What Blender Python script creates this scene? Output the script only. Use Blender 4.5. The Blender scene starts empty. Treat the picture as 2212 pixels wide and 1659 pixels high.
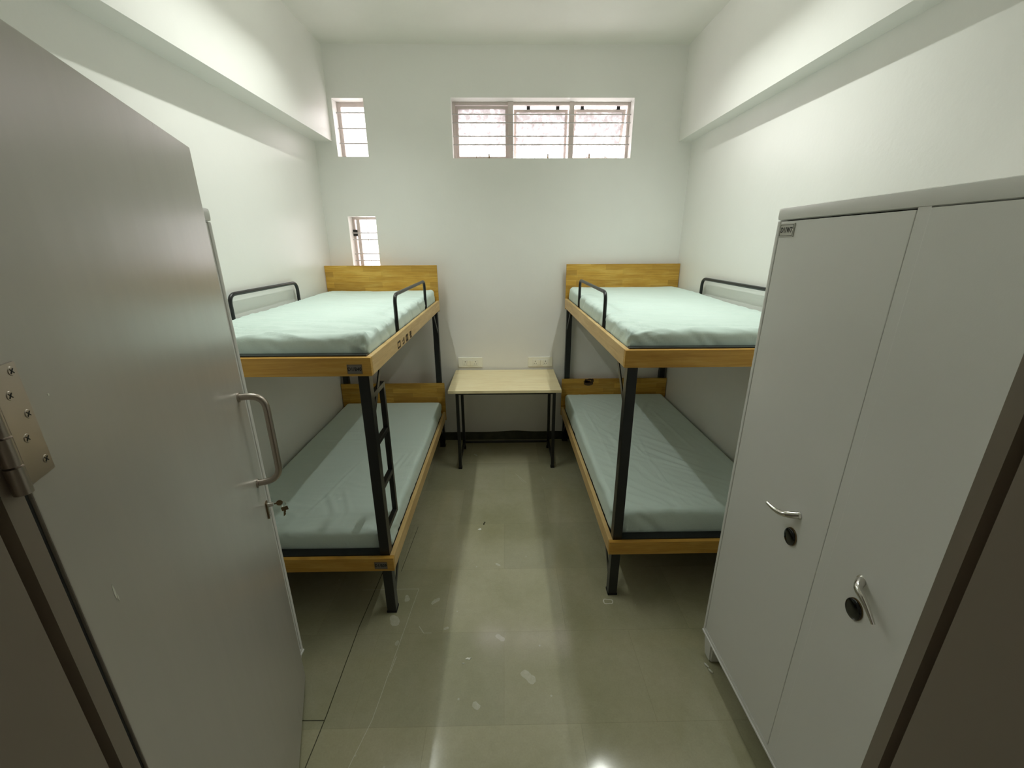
import bpy, bmesh, math, random
from mathutils import Vector, Matrix, noise
import numpy as np

# ------------------------------------------------------------------ camera
sc = bpy.context.scene
F_PX = 897.82
PITCH, YAW, ROLL = math.radians(18.316), math.radians(0.918), math.radians(0.244)
fwd = Vector((math.sin(YAW)*math.cos(PITCH), math.cos(YAW)*math.cos(PITCH), -math.sin(PITCH)))
rgt = Vector((math.cos(YAW), -math.sin(YAW), 0))
dwn = fwd.cross(rgt)
r2 = rgt*math.cos(ROLL) + dwn*math.sin(ROLL)
d2 = -rgt*math.sin(ROLL) + dwn*math.cos(ROLL)
cam = bpy.data.cameras.new('camera'); cam_ob = bpy.data.objects.new('camera', cam)
sc.collection.objects.link(cam_ob)
cam.sensor_width = 36; cam.lens = 36*F_PX/2212; cam.clip_start = .01; cam.clip_end = 200
M = Matrix((( r2.x, -d2.x, -fwd.x, 0), (r2.y, -d2.y, -fwd.y, 0), (r2.z, -d2.z, -fwd.z, 1.915), (0, 0, 0, 1)))
cam_ob.matrix_world = M
sc.camera = cam_ob

# ------------------------------------------------------------------ light and exposure
TUBE = 6.0           # glow of the tube itself
TUBE_W = 10.7        # watts of the downward area light added below each tube
SKY = 7.5            # overcast daylight outside
CORR = 8.0           # corridor lamp
world = bpy.data.worlds.new('sky'); sc.world = world; world.use_nodes = True
bg = world.node_tree.nodes['Background']
bg.inputs['Color'].default_value = (1.0, .965, .97, 1); bg.inputs['Strength'].default_value = SKY
sc.view_settings.view_transform = 'Standard'; sc.view_settings.look = 'None'
sc.view_settings.gamma = 1; sc.view_settings.exposure = 0
sc.view_settings.use_curve_mapping = False
sc.cycles.max_bounces = 16; sc.cycles.diffuse_bounces = 14; sc.cycles.glossy_bounces = 4
sc.cycles.sample_clamp_indirect = 6
sc.cycles.use_denoising = True

# ------------------------------------------------------------------ room measures (metres)
D = 3.948            # back wall
XL, XLU = -1.572, -1.426
XR, XRU = 1.592, 1.480
ZC, ZB = 3.425, 2.75
YF0, YF1 = .273, .42  # front wall
JW = .556            # half width of the doorway
HEAD = 2.235

# ------------------------------------------------------------------ helpers
COL = sc.collection
def link(o): COL.objects.link(o); return o

def box(bm, lo, hi, bev=0, seg=2):
    t = bmesh.new()
    lo = [min(a, b) for a, b in zip(lo, hi)] if False else list(lo); hi = list(hi)
    for i in range(3):
        if lo[i] > hi[i]: lo[i], hi[i] = hi[i], lo[i]
    vs = [t.verts.new((x, y, z)) for x in (lo[0], hi[0]) for y in (lo[1], hi[1]) for z in (lo[2], hi[2])]
    for f in ((0,1,3,2),(4,6,7,5),(0,4,5,1),(2,3,7,6),(0,2,6,4),(1,5,7,3)):
        t.faces.new([vs[i] for i in f])
    if bev:
        bmesh.ops.bevel(t, geom=list(t.edges), offset=bev, segments=seg, profile=.6, affect='EDGES')
    merge(bm, t)

def merge(bm, t, mat=None):
    if mat is not None: bmesh.ops.transform(t, matrix=mat, verts=t.verts)
    me = bpy.data.meshes.new('tmp'); t.to_mesh(me); t.free(); bm.from_mesh(me); bpy.data.meshes.remove(me)

def prism(bm, poly, a, b, axis='y'):
    """closed polygon extruded along an axis; poly in the two remaining axes"""
    def P(p, h):
        return {'y': (p[0], h, p[1]), 'x': (h, p[0], p[1]), 'z': (p[0], p[1], h)}[axis]
    A = [bm.verts.new(P(p, a)) for p in poly]; B = [bm.verts.new(P(p, b)) for p in poly]
    n = len(poly)
    for i in range(n): bm.faces.new((A[i], A[(i+1) % n], B[(i+1) % n], B[i]))
    bm.faces.new(A); bm.faces.new(B[::-1])

def tube(bm, pts, r, seg=12, cap=True, scale=None):
    pts = [Vector(p) for p in pts]; rings = []
    n = len(pts); up = None
    for i, p in enumerate(pts):
        d = (pts[min(i+1, n-1)] - pts[max(i-1, 0)]).normalized()
        if up is None:
            up = d.orthogonal().normalized()
        up = (up - d*up.dot(d)).normalized(); s = d.cross(up)
        rr = r if not isinstance(r, (list, tuple)) else r[i]
        rings.append([bm.verts.new(p + (up*math.cos(2*math.pi*k/seg) + s*math.sin(2*math.pi*k/seg))*rr) for k in range(seg)])
    for a, b in zip(rings, rings[1:]):
        for k in range(seg): bm.faces.new((a[k], a[(k+1) % seg], b[(k+1) % seg], b[k]))
    if cap: bm.faces.new(rings[0][::-1]); bm.faces.new(rings[-1])

def bar(bm, a, b, w, h, side=Vector((1, 0, 0)), bev=.0015):
    """rectangular bar from a to b, w along side direction, h along the third"""
    a, b = Vector(a), Vector(b); d = (b-a); L = d.length; d.normalize()
    s = (Vector(side) - d*Vector(side).dot(d)).normalized(); u = d.cross(s)
    t = bmesh.new(); box(t, (-w/2, -h/2, 0), (w/2, h/2, L), bev)
    m = Matrix(((s.x, u.x, d.x, a.x), (s.y, u.y, d.y, a.y), (s.z, u.z, d.z, a.z), (0, 0, 0, 1)))
    merge(bm, t, m)

def fillet(corners, r, n=7):
    out = [Vector(corners[0])]
    for i in range(1, len(corners)-1):
        p, a, b = Vector(corners[i]), Vector(corners[i-1]), Vector(corners[i+1])
        u = (a-p).normalized(); v = (b-p).normalized()
        for k in range(n+1):
            t = k/n
            out.append((p+u*r)*(1-t)**2 + p*2*t*(1-t) + (p+v*r)*t*t)
    out.append(Vector(corners[-1]))
    return out

def disc(bm, c, r, h, axis, seg=24, r2=None):
    c = Vector(c); ax = Vector(axis).normalized()
    t = bmesh.new(); bmesh.ops.create_cone(t, cap_ends=True, segments=seg, radius1=r, radius2=r if r2 is None else r2, depth=h)
    m = ax.to_track_quat('Z', 'Y').to_matrix().to_4x4(); m.translation = c + ax*h/2
    merge(bm, t, m)

def make(name, bm, mat, parent=None, off=(0, 0, 0), smooth=False, angle=35, kind=None, label=None):
    bmesh.ops.recalc_face_normals(bm, faces=bm.faces)
    if any(off): bmesh.ops.translate(bm, vec=-Vector(off), verts=bm.verts)
    me = bpy.data.meshes.new(name); bm.to_mesh(me); bm.free()
    me.materials.append(mat)
    if smooth:
        for p in me.polygons: p.use_smooth = True
        me.set_sharp_from_angle(angle=math.radians(angle))
    o = link(bpy.data.objects.new(name, me))
    if parent is not None: o.parent = parent
    if kind: o['kind'] = kind
    if label: o['label'] = label
    return o

class Thing:
    def __init__(s, name, label, cat, loc, rz=0, group=None, kind=None):
        s.e = link(bpy.data.objects.new(name, None)); s.e.location = loc; s.e.rotation_euler = (0, 0, rz)
        s.e.empty_display_size = .1; s.local = rz != 0; s.loc = (0, 0, 0) if rz else loc
        if label: s.e['label'] = label
        if cat: s.e['category'] = cat
        if group: s.e['group'] = group
        if kind: s.e['kind'] = kind
    def part(s, name, bm, mat, parent=None, smooth=False, label=None, angle=35, kind=None):
        return make(name, bm, mat, parent or s.e, s.loc, smooth, angle, kind, label)

def NB(): return bmesh.new()

# ------------------------------------------------------------------ materials
def new_mat(name):
    m = bpy.data.materials.new(name); m.use_nodes = True
    nt = m.node_tree; b = nt.nodes['Principled BSDF']
    return m, nt, b

def nd(nt, t, **kw):
    n = nt.nodes.new(t)
    for k, v in kw.items():
        if k.startswith('i_'): n.inputs[k[2:].replace('_', ' ')].default_value = v
        else: setattr(n, k, v)
    return n

def ramp(nt, src, stops):
    r = nt.nodes.new('ShaderNodeValToRGB'); cr = r.color_ramp
    while len(cr.elements) > len(stops): cr.elements.remove(cr.elements[-1])
    while len(cr.elements) < len(stops): cr.elements.new(.5)
    for e, (p, c) in zip(cr.elements, stops):
        e.position = p; e.color = c if len(c) == 4 else (*c, 1)
    nt.links.new(src, r.inputs[0]); return r

def mix(nt, f, a, b, mode='MIX'):
    m = nt.nodes.new('ShaderNodeMix'); m.data_type = 'RGBA'; m.blend_type = mode
    for s, v in ((m.inputs[0], f), (m.inputs[6], a), (m.inputs[7], b)):
        if hasattr(v, 'is_linked') or hasattr(v, 'links'): nt.links.new(v, s)
        elif isinstance(v, (int, float)): s.default_value = v
        else: s.default_value = (*v, 1) if len(v) == 3 else v
    return m.outputs[2]

def coords(nt, scale=(1, 1, 1), rot=(0, 0, 0), loc=(0, 0, 0), kind='Object'):
    tc = nt.nodes.new('ShaderNodeTexCoord'); mp = nt.nodes.new('ShaderNodeMapping')
    mp.inputs['Scale'].default_value = scale; mp.inputs['Rotation'].default_value = rot; mp.inputs['Location'].default_value = loc
    nt.links.new(tc.outputs[kind], mp.inputs[0]); return mp.outputs[0]

def fbm(nt, vec, scale, detail=4, rough=.55, dist=0):
    n = nt.nodes.new('ShaderNodeTexNoise'); nt.links.new(vec, n.inputs['Vector'])
    n.inputs['Scale'].default_value = scale; n.inputs['Detail'].default_value = detail
    n.inputs['Roughness'].default_value = rough; n.inputs['Distortion'].default_value = dist
    return n.outputs['Fac']

def bump(nt, b, h, strength, dist=.01):
    n = nt.nodes.new('ShaderNodeBump'); n.inputs['Strength'].default_value = strength; n.inputs['Distance'].default_value = dist
    nt.links.new(h, n.inputs['Height']); nt.links.new(n.outputs[0], b.inputs['Normal']); return n

def paint(name, col, rough=.4, var=.04, bscale=6, bstr=.15, fine=60, spec=.5):
    m, nt, b = new_mat(name)
    v = coords(nt)
    n1 = fbm(nt, v, 1.7, 3)
    c = ramp(nt, n1, [(.3, tuple(x*(1-var) for x in col)), (.7, tuple(min(1, x*(1+var)) for x in col))])
    nt.links.new(c.outputs[0], b.inputs['Base Color'])
    b.inputs['Roughness'].default_value = rough; b.inputs['Specular IOR Level'].default_value = spec
    n2 = fbm(nt, v, bscale, 3); n3 = fbm(nt, v, fine, 2)
    a = nd(nt, 'ShaderNodeMath', operation='MULTIPLY_ADD'); nt.links.new(n3, a.inputs[0]); a.inputs[1].default_value = .12; nt.links.new(n2, a.inputs[2])
    bump(nt, b, a.outputs[0], bstr, .02)
    return m

def simple(name, col, rough=.5, metal=0, spec=.5, var=.0, coat=0):
    m, nt, b = new_mat(name)
    if var:
        n = fbm(nt, coords(nt), 14, 3)
        c = ramp(nt, n, [(.3, tuple(x*(1-var) for x in col)), (.7, tuple(min(1, x*(1+var)) for x in col))])
        nt.links.new(c.outputs[0], b.inputs['Base Color'])
    else:
        n = fbm(nt, coords(nt), 40, 2)
        r = ramp(nt, n, [(0, (rough*.85,)*3), (1, (min(1, rough*1.15),)*3)])
        nt.links.new(r.outputs[0], b.inputs['Roughness'])
        b.inputs['Base Color'].default_value = (*col, 1)
    if var: b.inputs['Roughness'].default_value = rough
    b.inputs['Metallic'].default_value = metal
    b.inputs['Specular IOR Level'].default_value = spec; b.inputs['Coat Weight'].default_value = coat
    return m

WALL = paint('wall_paint', (.862, .852, .825), .34, .02, 2.2, .22, 45)
CEIL = paint('ceiling_paint', (.83, .82, .77), .55, .03, 2.5, .2, 45)

def wood(name, cols, axis='x', staves=True, stave_h=.045, stave_w=.42, rough=.42, contrast=1.):
    m, nt, b = new_mat(name)
    tc = nt.nodes.new('ShaderNodeTexCoord'); sep = nt.nodes.new('ShaderNodeSeparateXYZ'); nt.links.new(tc.outputs['Object'], sep.inputs[0])
    cmb = nt.nodes.new('ShaderNodeCombineXYZ')
    if axis == 'x':      # long along x; boards stand in xz
        nt.links.new(sep.outputs[0], cmb.inputs[0]); nt.links.new(sep.outputs[2], cmb.inputs[1]); nt.links.new(sep.outputs[1], cmb.inputs[2])
    elif axis == 'y':
        nt.links.new(sep.outputs[1], cmb.inputs[0]); nt.links.new(sep.outputs[2], cmb.inputs[1]); nt.links.new(sep.outputs[0], cmb.inputs[2])
    else:                # table top: long along x in xy
        nt.links.new(sep.outputs[0], cmb.inputs[0]); nt.links.new(sep.outputs[1], cmb.inputs[1]); nt.links.new(sep.outputs[2], cmb.inputs[2])
    v = cmb.outputs[0]
    def st(sx, sy, sz):
        mp = nt.nodes.new('ShaderNodeMapping'); mp.inputs['Scale'].default_value = (sx, sy, sz); nt.links.new(v, mp.inputs[0]); return mp.outputs[0]
    grain = fbm(nt, st(2.2, 34, 6), 1.6, 6, .62, .6)
    fine = fbm(nt, st(9, 150, 30), 1.5, 3, .6)
    cloud = fbm(nt, st(3, 9, 3), 1.2, 3, .5, .4)
    g = nd(nt, 'ShaderNodeMath', operation='MULTIPLY_ADD'); nt.links.new(grain, g.inputs[0]); g.inputs[1].default_value = .62
    g2 = nd(nt, 'ShaderNodeMath', operation='MULTIPLY'); nt.links.new(cloud, g2.inputs[0]); g2.inputs[1].default_value = .38
    nt.links.new(g2.outputs[0], g.inputs[2])
    base = ramp(nt, g.outputs[0], [(.28, cols[0]), (.5, cols[1]), (.74, cols[2])]).outputs[0]
    f2 = ramp(nt, fine, [(.3, (.86, .84, .80)), (.6, (1, 1, 1))]).outputs[0]
    base = mix(nt, .7, base, f2, 'MULTIPLY')
    if staves:
        br = nt.nodes.new('ShaderNodeTexBrick'); nt.links.new(v, br.inputs['Vector'])
        br.inputs['Scale'].default_value = 1; br.inputs['Brick Width'].default_value = stave_w; br.inputs['Row Height'].default_value = stave_h
        br.inputs['Mortar Size'].default_value = .0006; br.inputs['Mortar Smooth'].default_value = .3; br.offset = .37; br.squash = .7; br.squash_frequency = 3
        br.inputs['Color1'].default_value = (.72, .69, .62, 1); br.inputs['Color2'].default_value = (1.12, 1.13, 1.16, 1); br.inputs['Mortar'].default_value = (.62, .55, .45, 1)
        base = mix(nt, .85*contrast, base, br.outputs['Color'], 'MULTIPLY')
    nt.links.new(base, b.inputs['Base Color']); b.inputs['Roughness'].default_value = rough
    bump(nt, b, fine, .12, .002)
    return m

W_HEAD = wood('rubberwood_panel', [(.42, .21, .018), (.60, .34, .045), (.78, .53, .13)], 'x')
W_RAILX = wood('rubberwood_rail_across', [(.42, .20, .022), (.56, .31, .05), (.70, .44, .11)], 'x', False)
W_RAILY = wood('rubberwood_rail_along', [(.52, .33, .12), (.66, .45, .19), (.78, .58, .29)], 'y', False)
W_TABLE = wood('oak_laminate', [(.80, .65, .38), (.91, .79, .50), (.96, .87, .60)], 'z', False, rough=.38)
W_EDGE = simple('laminate_edge', (.55, .40, .21), .5)
BLACK = simple('black_enamel', (.008, .009, .009), .32, 0, .5)
BURN = simple('branded_wood', (.06, .03, .008), .7)
PLATE = simple('etched_steel_plate', (.22, .20, .185), .45, .5)
PLATE_L = simple('pale_plate', (.42, .42, .38), .35, .5)
INK = simple('black_lettering', (.006, .006, .005), .6)
CHROME = simple('worn_chrome', (.62, .60, .56), .16, 1)
STEEL = simple('satin_steel', (.46, .405, .36), .3, 1)
BRASS = simple('dull_brass', (.22, .16, .09), .35, 1)
PLASTIC = simple('ivory_plastic', (.93, .91, .80), .3)
HOLE = simple('dark_hole', (.02, .02, .018), .7)
RUBBER = simple('black_rubber', (.01, .01, .01), .8)
KNOB = simple('black_gloss_cover', (.004, .004, .004), .08, 0, .6)
GLUE = simple('white_filler', (.70, .70, .62), .8)
PLY = simple('plywood_base', (.35, .24, .12), .8)
LOCKER = paint('locker_enamel', (.76, .76, .745), .34, .02, 3, .05, 260)
LOCKER_D = simple('locker_gap_dark', (.03, .03, .03), .8)
FRAME = paint('door_frame_enamel', (.30, .255, .21), .4, .03, 5, .05, 150)
WFRAME = paint('window_frame_paint', (.66, .58, .55), .55, .12, 20, .2, 120)
WBAR = simple('painted_grille_steel', (.52, .49, .48), .45)
LAMPBODY = simple('white_enamel', (.75, .75, .72), .5)

def door_mat():
    m, nt, b = new_mat('door_laminate')
    v = coords(nt, (14, 14, .8)); n = fbm(nt, v, 1.4, 4, .6)
    c = ramp(nt, n, [(.25, (.43, .41, .37)), (.75, (.455, .43, .385))]); nt.links.new(c.outputs[0], b.inputs['Base Color'])
    v2 = coords(nt, (90, 90, 2.5)); n2 = fbm(nt, v2, 1.2, 3)
    r = ramp(nt, n2, [(.2, (.27,)*3), (.8, (.32,)*3)]); nt.links.new(r.outputs[0], b.inputs['Roughness'])
    b.inputs['Specular IOR Level'].default_value = .75
    v3 = coords(nt, (5, 5, 1.5)); n3 = fbm(nt, v3, 1.3, 2); bump(nt, b, n3, .15, .012)
    return m
DOOR = door_mat()

def sheet_mat():
    m, nt, b = new_mat('mint_bedsheet')
    v = coords(nt); n = fbm(nt, v, 3, 3)
    c = ramp(nt, n, [(.3, (.635, .765, .715)), (.7, (.665, .79, .745))]); nt.links.new(c.outputs[0], b.inputs['Base Color'])
    b.inputs['Roughness'].default_value = .85; b.inputs['Specular IOR Level'].default_value = .2
    b.inputs['Sheen Weight'].default_value = .15; b.inputs['Sheen Roughness'].default_value = .5
    w = fbm(nt, v, 420, 2); w2 = fbm(nt, coords(nt, (30, 5, 20)), 1.6, 4, .6, .8)
    a = nd(nt, 'ShaderNodeMath', operation='MULTIPLY_ADD'); nt.links.new(w, a.inputs[0]); a.inputs[1].default_value = .06; nt.links.new(w2, a.inputs[2])
    bump(nt, b, a.outputs[0], .35, .004)
    return m
SHEET = sheet_mat()

def floor_mat():
    m, nt, b = new_mat('polished_kota_stone')
    geo = nt.nodes.new('ShaderNodeNewGeometry'); pos = geo.outputs['Position']
    def vm(op, a, bb=None, out=0):
        n = nt.nodes.new('ShaderNodeVectorMath'); n.operation = op
        for s, v in ((0, a), (1, bb)):
            if v is None: continue
            if hasattr(v, 'links'): nt.links.new(v, n.inputs[s])
            else: n.inputs[s].default_value = v
        return n.outputs[out]
    def ma(op, a, bb=None, cl=False):
        n = nt.nodes.new('ShaderNodeMath'); n.operation = op; n.use_clamp = cl
        for s, v in ((0, a), (1, bb)):
            if v is None: continue
            if hasattr(v, 'links'): nt.links.new(v, n.inputs[s])
            else: n.inputs[s].default_value = v
        return n.outputs[0]
    mp = nt.nodes.new('ShaderNodeMapping'); nt.links.new(pos, mp.inputs[0])
    mp.inputs['Location'].default_value = (.02+.325+6.5, -1.212+.447*10, 0)
    br = nt.nodes.new('ShaderNodeTexBrick'); nt.links.new(mp.outputs[0], br.inputs['Vector'])
    br.inputs['Scale'].default_value = 1; br.inputs['Brick Width'].default_value = .65; br.inputs['Row Height'].default_value = .447
    br.inputs['Mortar Size'].default_value = .0014; br.inputs['Mortar Smooth'].default_value = .2
    br.inputs['Color1'].default_value = (.88, .89, .88, 1); br.inputs['Color2'].default_value = (1.08, 1.06, 1.03, 1)
    br.inputs['Mortar'].default_value = (.80, .80, .76, 1)
    n1 = fbm(nt, pos, 2.2, 5, .6, .3); n2 = fbm(nt, pos, 26, 5, .7); n3 = fbm(nt, pos, 130, 3, .6)
    base = ramp(nt, n1, [(.25, (.32, .31, .195)), (.5, (.375, .36, .245)), (.78, (.42, .395, .29))]).outputs[0]
    base = mix(nt, .3, base, ramp(nt, n2, [(.3, (.82, .84, .80)), (.7, (1.1, 1.1, 1.08))]).outputs[0], 'MULTIPLY')
    base = mix(nt, .2, base, ramp(nt, n3, [(.3, (.75, .76, .72)), (.62, (1.12, 1.12, 1.1))]).outputs[0], 'MULTIPLY')
    base = mix(nt, .8, base, br.outputs['Color'], 'MULTIPLY')
    # wobble for hand-drawn scratches and stains
    wn = nt.nodes.new('ShaderNodeTexNoise'); nt.links.new(pos, wn.inputs['Vector']); wn.inputs['Scale'].default_value = 16; wn.inputs['Detail'].default_value = 3
    wob = vm('SCALE', vm('SUBTRACT', wn.outputs['Color'], (.5, .5, .5))); wob.node.inputs['Scale'].default_value = .036
    P = vm('ADD', pos, wob)
    wob2 = vm('SCALE', wob); wob2.node.inputs['Scale'].default_value = .08
    P2 = vm('ADD', pos, wob2)
    def seg(x0, y0, x1, y1, w):
        d = Vector((x1-x0, y1-y0, 0)); a = (x0, y0, 0)
        pa = vm('SUBTRACT', P if w > .0045 else P2, a)
        t = ma('DIVIDE', vm('DOT_PRODUCT', pa, tuple(d), 1), d.length_squared, True)
        s = vm('SCALE', tuple(d)); nt.links.new(t, s.node.inputs['Scale'])
        L = vm('LENGTH', vm('SUBTRACT', pa, s), None, 1)
        return ma('LESS_THAN', L, w)
    def total(items):
        acc = None
        for it in items: acc = it if acc is None else ma('MAXIMUM', acc, it)
        return acc
    dark = total([seg(-.755, 2.5, -.79, 1.7, .0022), seg(-.79, 1.7, -.785, 1.24, .0022), seg(-.785, 1.24, -.80, .8, .0022),
                  seg(-.64, 2.53, -.66, 2.1, .0016), seg(-.785, 1.245, -.95, 1.247, .0022),
                  seg(-.163, 2.575, -.165, 2.545, .006)])
    scr = total([seg(-.85, 1.955, -.523, 1.957, .0012), seg(-.523, 1.957, -.548, 1.655, .0012), seg(-.548, 1.655, -.582, 1.247, .0013),
                 seg(-.582, 1.247, -.64, 1.0, .0013), seg(.08, 3.25, .17, 3.10, .0011), seg(.10, 3.2, .15, 3.1, .0008), seg(.31, 3.2, .33, 3.08, .0008),
                 seg(-.47, 1.70, -.44, 1.66, .0018), seg(-.44, 1.66, -.40, 1.66, .0014), seg(-.55, 1.53, -.56, 1.45, .0014)])
    blob = total([seg(-.618, 1.752, -.606, 1.730, .023), seg(-.148, 1.30, -.142, 1.294, .014), seg(-.57, 1.605, -.565, 1.612, .010),
                  seg(.078, 1.43, .105, 1.405, .020), seg(-.05, 1.63, -.03, 1.615, .014), seg(-.28, 3.6, -.31, 3.63, .007), seg(-.07, 2.15, -.05, 2.14, .010),
                  seg(-.42, 1.86, -.40, 1.88, .012), seg(-.58, 1.90, -.57, 1.87, .010), seg(-.33, 1.685, -.32, 1.69, .008)])
    ring = ma('SUBTRACT', seg(.555, 1.84, .585, 1.835, .017), seg(.555, 1.84, .585, 1.835, .012), True)
    base = mix(nt, ma('MULTIPLY', dark, .85), base, (.018, .017, .010))
    base = mix(nt, ma('MULTIPLY', scr, .55), base, (.66, .64, .55))
    base = mix(nt, ma('MULTIPLY', ma('MULTIPLY', blob, n2), .75), base, (.68, .66, .58))
    base = mix(nt, ma('MULTIPLY', ring, .7), base, (.85, .83, .76))
    sp = nt.nodes.new('ShaderNodeTexVoronoi'); nt.links.new(pos, sp.inputs['Vector']); sp.inputs['Scale'].default_value = 7
    spots = ma('LESS_THAN', sp.outputs['Distance'], .035)
    base = mix(nt, ma('MULTIPLY', spots, .4), base, (.60, .58, .50))
    nt.links.new(base, b.inputs['Base Color'])
    rr = ramp(nt, n1, [(.25, (.10,)*3), (.8, (.15,)*3)]); nt.links.new(rr.outputs[0], b.inputs['Roughness'])
    b.inputs['Specular IOR Level'].default_value = .85
    bn = nt.nodes.new('ShaderNodeMath'); bn.operation = 'MULTIPLY_ADD'; nt.links.new(n2, bn.inputs[0]); bn.inputs[1].default_value = .25
    nt.links.new(n1, bn.inputs[2])
    bump(nt, b, bn.outputs[0], .03, .01)
    return m
FLOOR = floor_mat()
SKIRT = simple('stone_skirting', (.060, .062, .040), .45, var=.25)

def pane_mat(name, stain):
    m = bpy.data.materials.new(name); m.use_nodes = True; nt = m.node_tree; nt.nodes.clear()
    out = nt.nodes.new('ShaderNodeOutputMaterial'); tr = nt.nodes.new('ShaderNodeBsdfTranslucent'); tp = nt.nodes.new('ShaderNodeBsdfTransparent')
    v = coords(nt, (1, 1, 1)); n0 = fbm(nt, v, 24, 7, .8, .1); n2 = fbm(nt, v, 120, 3, .7)
    sp = nt.nodes.new('ShaderNodeSeparateXYZ'); nt.links.new(v, sp.inputs[0])
    mm = nt.nodes.new('ShaderNodeMath'); mm.operation = 'MULTIPLY_ADD'; nt.links.new(sp.outputs[2], mm.inputs[0]); mm.inputs[1].default_value = -.42; mm.inputs[2].default_value = .10
    ad = nt.nodes.new('ShaderNodeMath'); ad.operation = 'ADD'; nt.links.new(n0, ad.inputs[0]); nt.links.new(mm.outputs[0], ad.inputs[1]); n = ad.outputs[0]
    c1 = ramp(nt, n, [(.30 if stain > .3 else .2, (.26, .24, .23)), (.35 if stain > .3 else .26, (.365, .345, .34)), (.48 if stain > .3 else .32, (.40, .385, .385)), (.56 if stain > .3 else .36, (.9, .88, .88))]).outputs[0]
    c = mix(nt, stain, c1, ramp(nt, n2, [(.36, (.9, .88, .87)), (.5, (1, 1, 1))]).outputs[0], 'MULTIPLY')
    nt.links.new(c, tr.inputs[0]); nt.links.new(c, tp.inputs[0])
    mx = nt.nodes.new('ShaderNodeMixShader'); mx.inputs[0].default_value = .45
    nt.links.new(tr.outputs[0], mx.inputs[1]); nt.links.new(tp.outputs[0], mx.inputs[2])
    gl = nt.nodes.new('ShaderNodeBsdfGlossy'); gl.inputs['Roughness'].default_value = .25
    m2 = nt.nodes.new('ShaderNodeMixShader'); m2.inputs[0].default_value = .06
    nt.links.new(mx.outputs[0], m2.inputs[1]); nt.links.new(gl.outputs[0], m2.inputs[2]); nt.links.new(m2.outputs[0], out.inputs[0])
    return m
PANE = pane_mat('dirty_frosted_glass', .42)
PANE_C = pane_mat('cleaner_frosted_glass', .12)

def emit(name, col, s):
    m = bpy.data.materials.new(name); m.use_nodes = True; nt = m.node_tree; nt.nodes.clear()
    o = nt.nodes.new('ShaderNodeOutputMaterial'); e = nt.nodes.new('ShaderNodeEmission')
    e.inputs[0].default_value = (*col, 1); e.inputs[1].default_value = s; nt.links.new(e.outputs[0], o.inputs[0]); return m
LIT = emit('lit_fluorescent_tube', (.965, 1.0, .895), TUBE)
LITC = emit('lit_corridor_lamp', (1.0, .86, .76), CORR)

# ------------------------------------------------------------------ room shell
def struct(name, bm, mat, **k): return make(name, bm, mat, kind='structure', **k)
Y0 = -1.75
b = NB(); box(b, (-2.0, Y0, -.12), (2.0, D+.3, 0)); struct('floor', b, FLOOR)
b = NB(); box(b, (-2.0, Y0, ZC), (2.0, D+.3, ZC+.12)); struct('ceiling', b, CEIL)
b = NB(); prism(b, [(-2.0, 0), (XL, 0), (XL, ZB), (XLU, ZB), (XLU, ZC), (-2.0, ZC)], YF1, D, 'y'); struct('wall_left', b, WALL)
b = NB(); prism(b, [(2.0, 0), (XR, 0), (XR, ZB), (XRU, ZB), (XRU, ZC), (2.0, ZC)], YF1, D, 'y'); struct('wall_right', b, WALL)

def wall_holes(x0, x1, z0, z1, y0, y1, holes):
    """solid wall between y0 and y1 with rectangular openings, reveals included"""
    xs = sorted({x0, x1, *[h[0] for h in holes], *[h[1] for h in holes]}); zs = sorted({z0, z1, *[h[2] for h in holes], *[h[3] for h in holes]})
    bm = NB()
    def hole(x, z): return any(h[0] < x < h[1] and h[2] < z < h[3] for h in holes) or not (x0 < x < x1 and z0 < z < z1)
    def quad(*p): bm.faces.new([bm.verts.new(q) for q in p])
    for i in range(len(xs)-1):
        for j in range(len(zs)-1):
            xm, zm = (xs[i]+xs[i+1])/2, (zs[j]+zs[j+1])/2; a, c, e, g = xs[i], xs[i+1], zs[j], zs[j+1]
            if hole(xm, zm): continue
            quad((a, y0, e), (c, y0, e), (c, y0, g), (a, y0, g)); quad((a, y1, e), (a, y1, g), (c, y1, g), (c, y1, e))
            if i == 0 or hole((xs[i-1]+xs[i])/2, zm): quad((a, y0, e), (a, y0, g), (a, y1, g), (a, y1, e))
            if i == len(xs)-2 or hole((xs[i+1]+xs[i+2])/2, zm): quad((c, y0, e), (c, y1, e), (c, y1, g), (c, y0, g))
            if j == 0 or hole(xm, (zs[j-1]+zs[j])/2): quad((a, y0, e), (a, y1, e), (c, y1, e), (c, y0, e))
            if j == len(zs)-2 or hole(xm, (zs[j+1]+zs[j+2])/2): quad((a, y0, g), (c, y0, g), (c, y1, g), (a, y1, g))
    bmesh.ops.remove_doubles(bm, verts=bm.verts, dist=1e-5)
    return bm

W1 = (-1.392, -1.137, 2.638, 3.062)      # small high window
W2 = (-.427, 1.078, 2.625, 3.066)        # wide high window
W3 = (-1.372, -1.13, 1.60, 2.170)        # small low window behind the headboard
struct('wall_back', wall_holes(-2.0, 2.0, 0, ZC, D, D+.22, [W1, W2, W3]), WALL)
struct('wall_front', wall_holes(-2.0, 2.0, 0, ZC, YF0, YF1, [(-JW-.04, JW+.04, -1, HEAD+.04)]), WALL)
b = NB(); box(b, (-2.0, Y0, 0), (-1.9, YF0, ZC)); struct('wall_corridor_left', b, WALL)
b = NB(); box(b, (1.9, Y0, 0), (2.0, YF0, ZC)); struct('wall_corridor_right', b, WALL)
b = NB(); box(b, (-2.0, Y0-.1, 0), (2.0, Y0, ZC)); struct('wall_corridor_rear', b, WALL)

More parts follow.
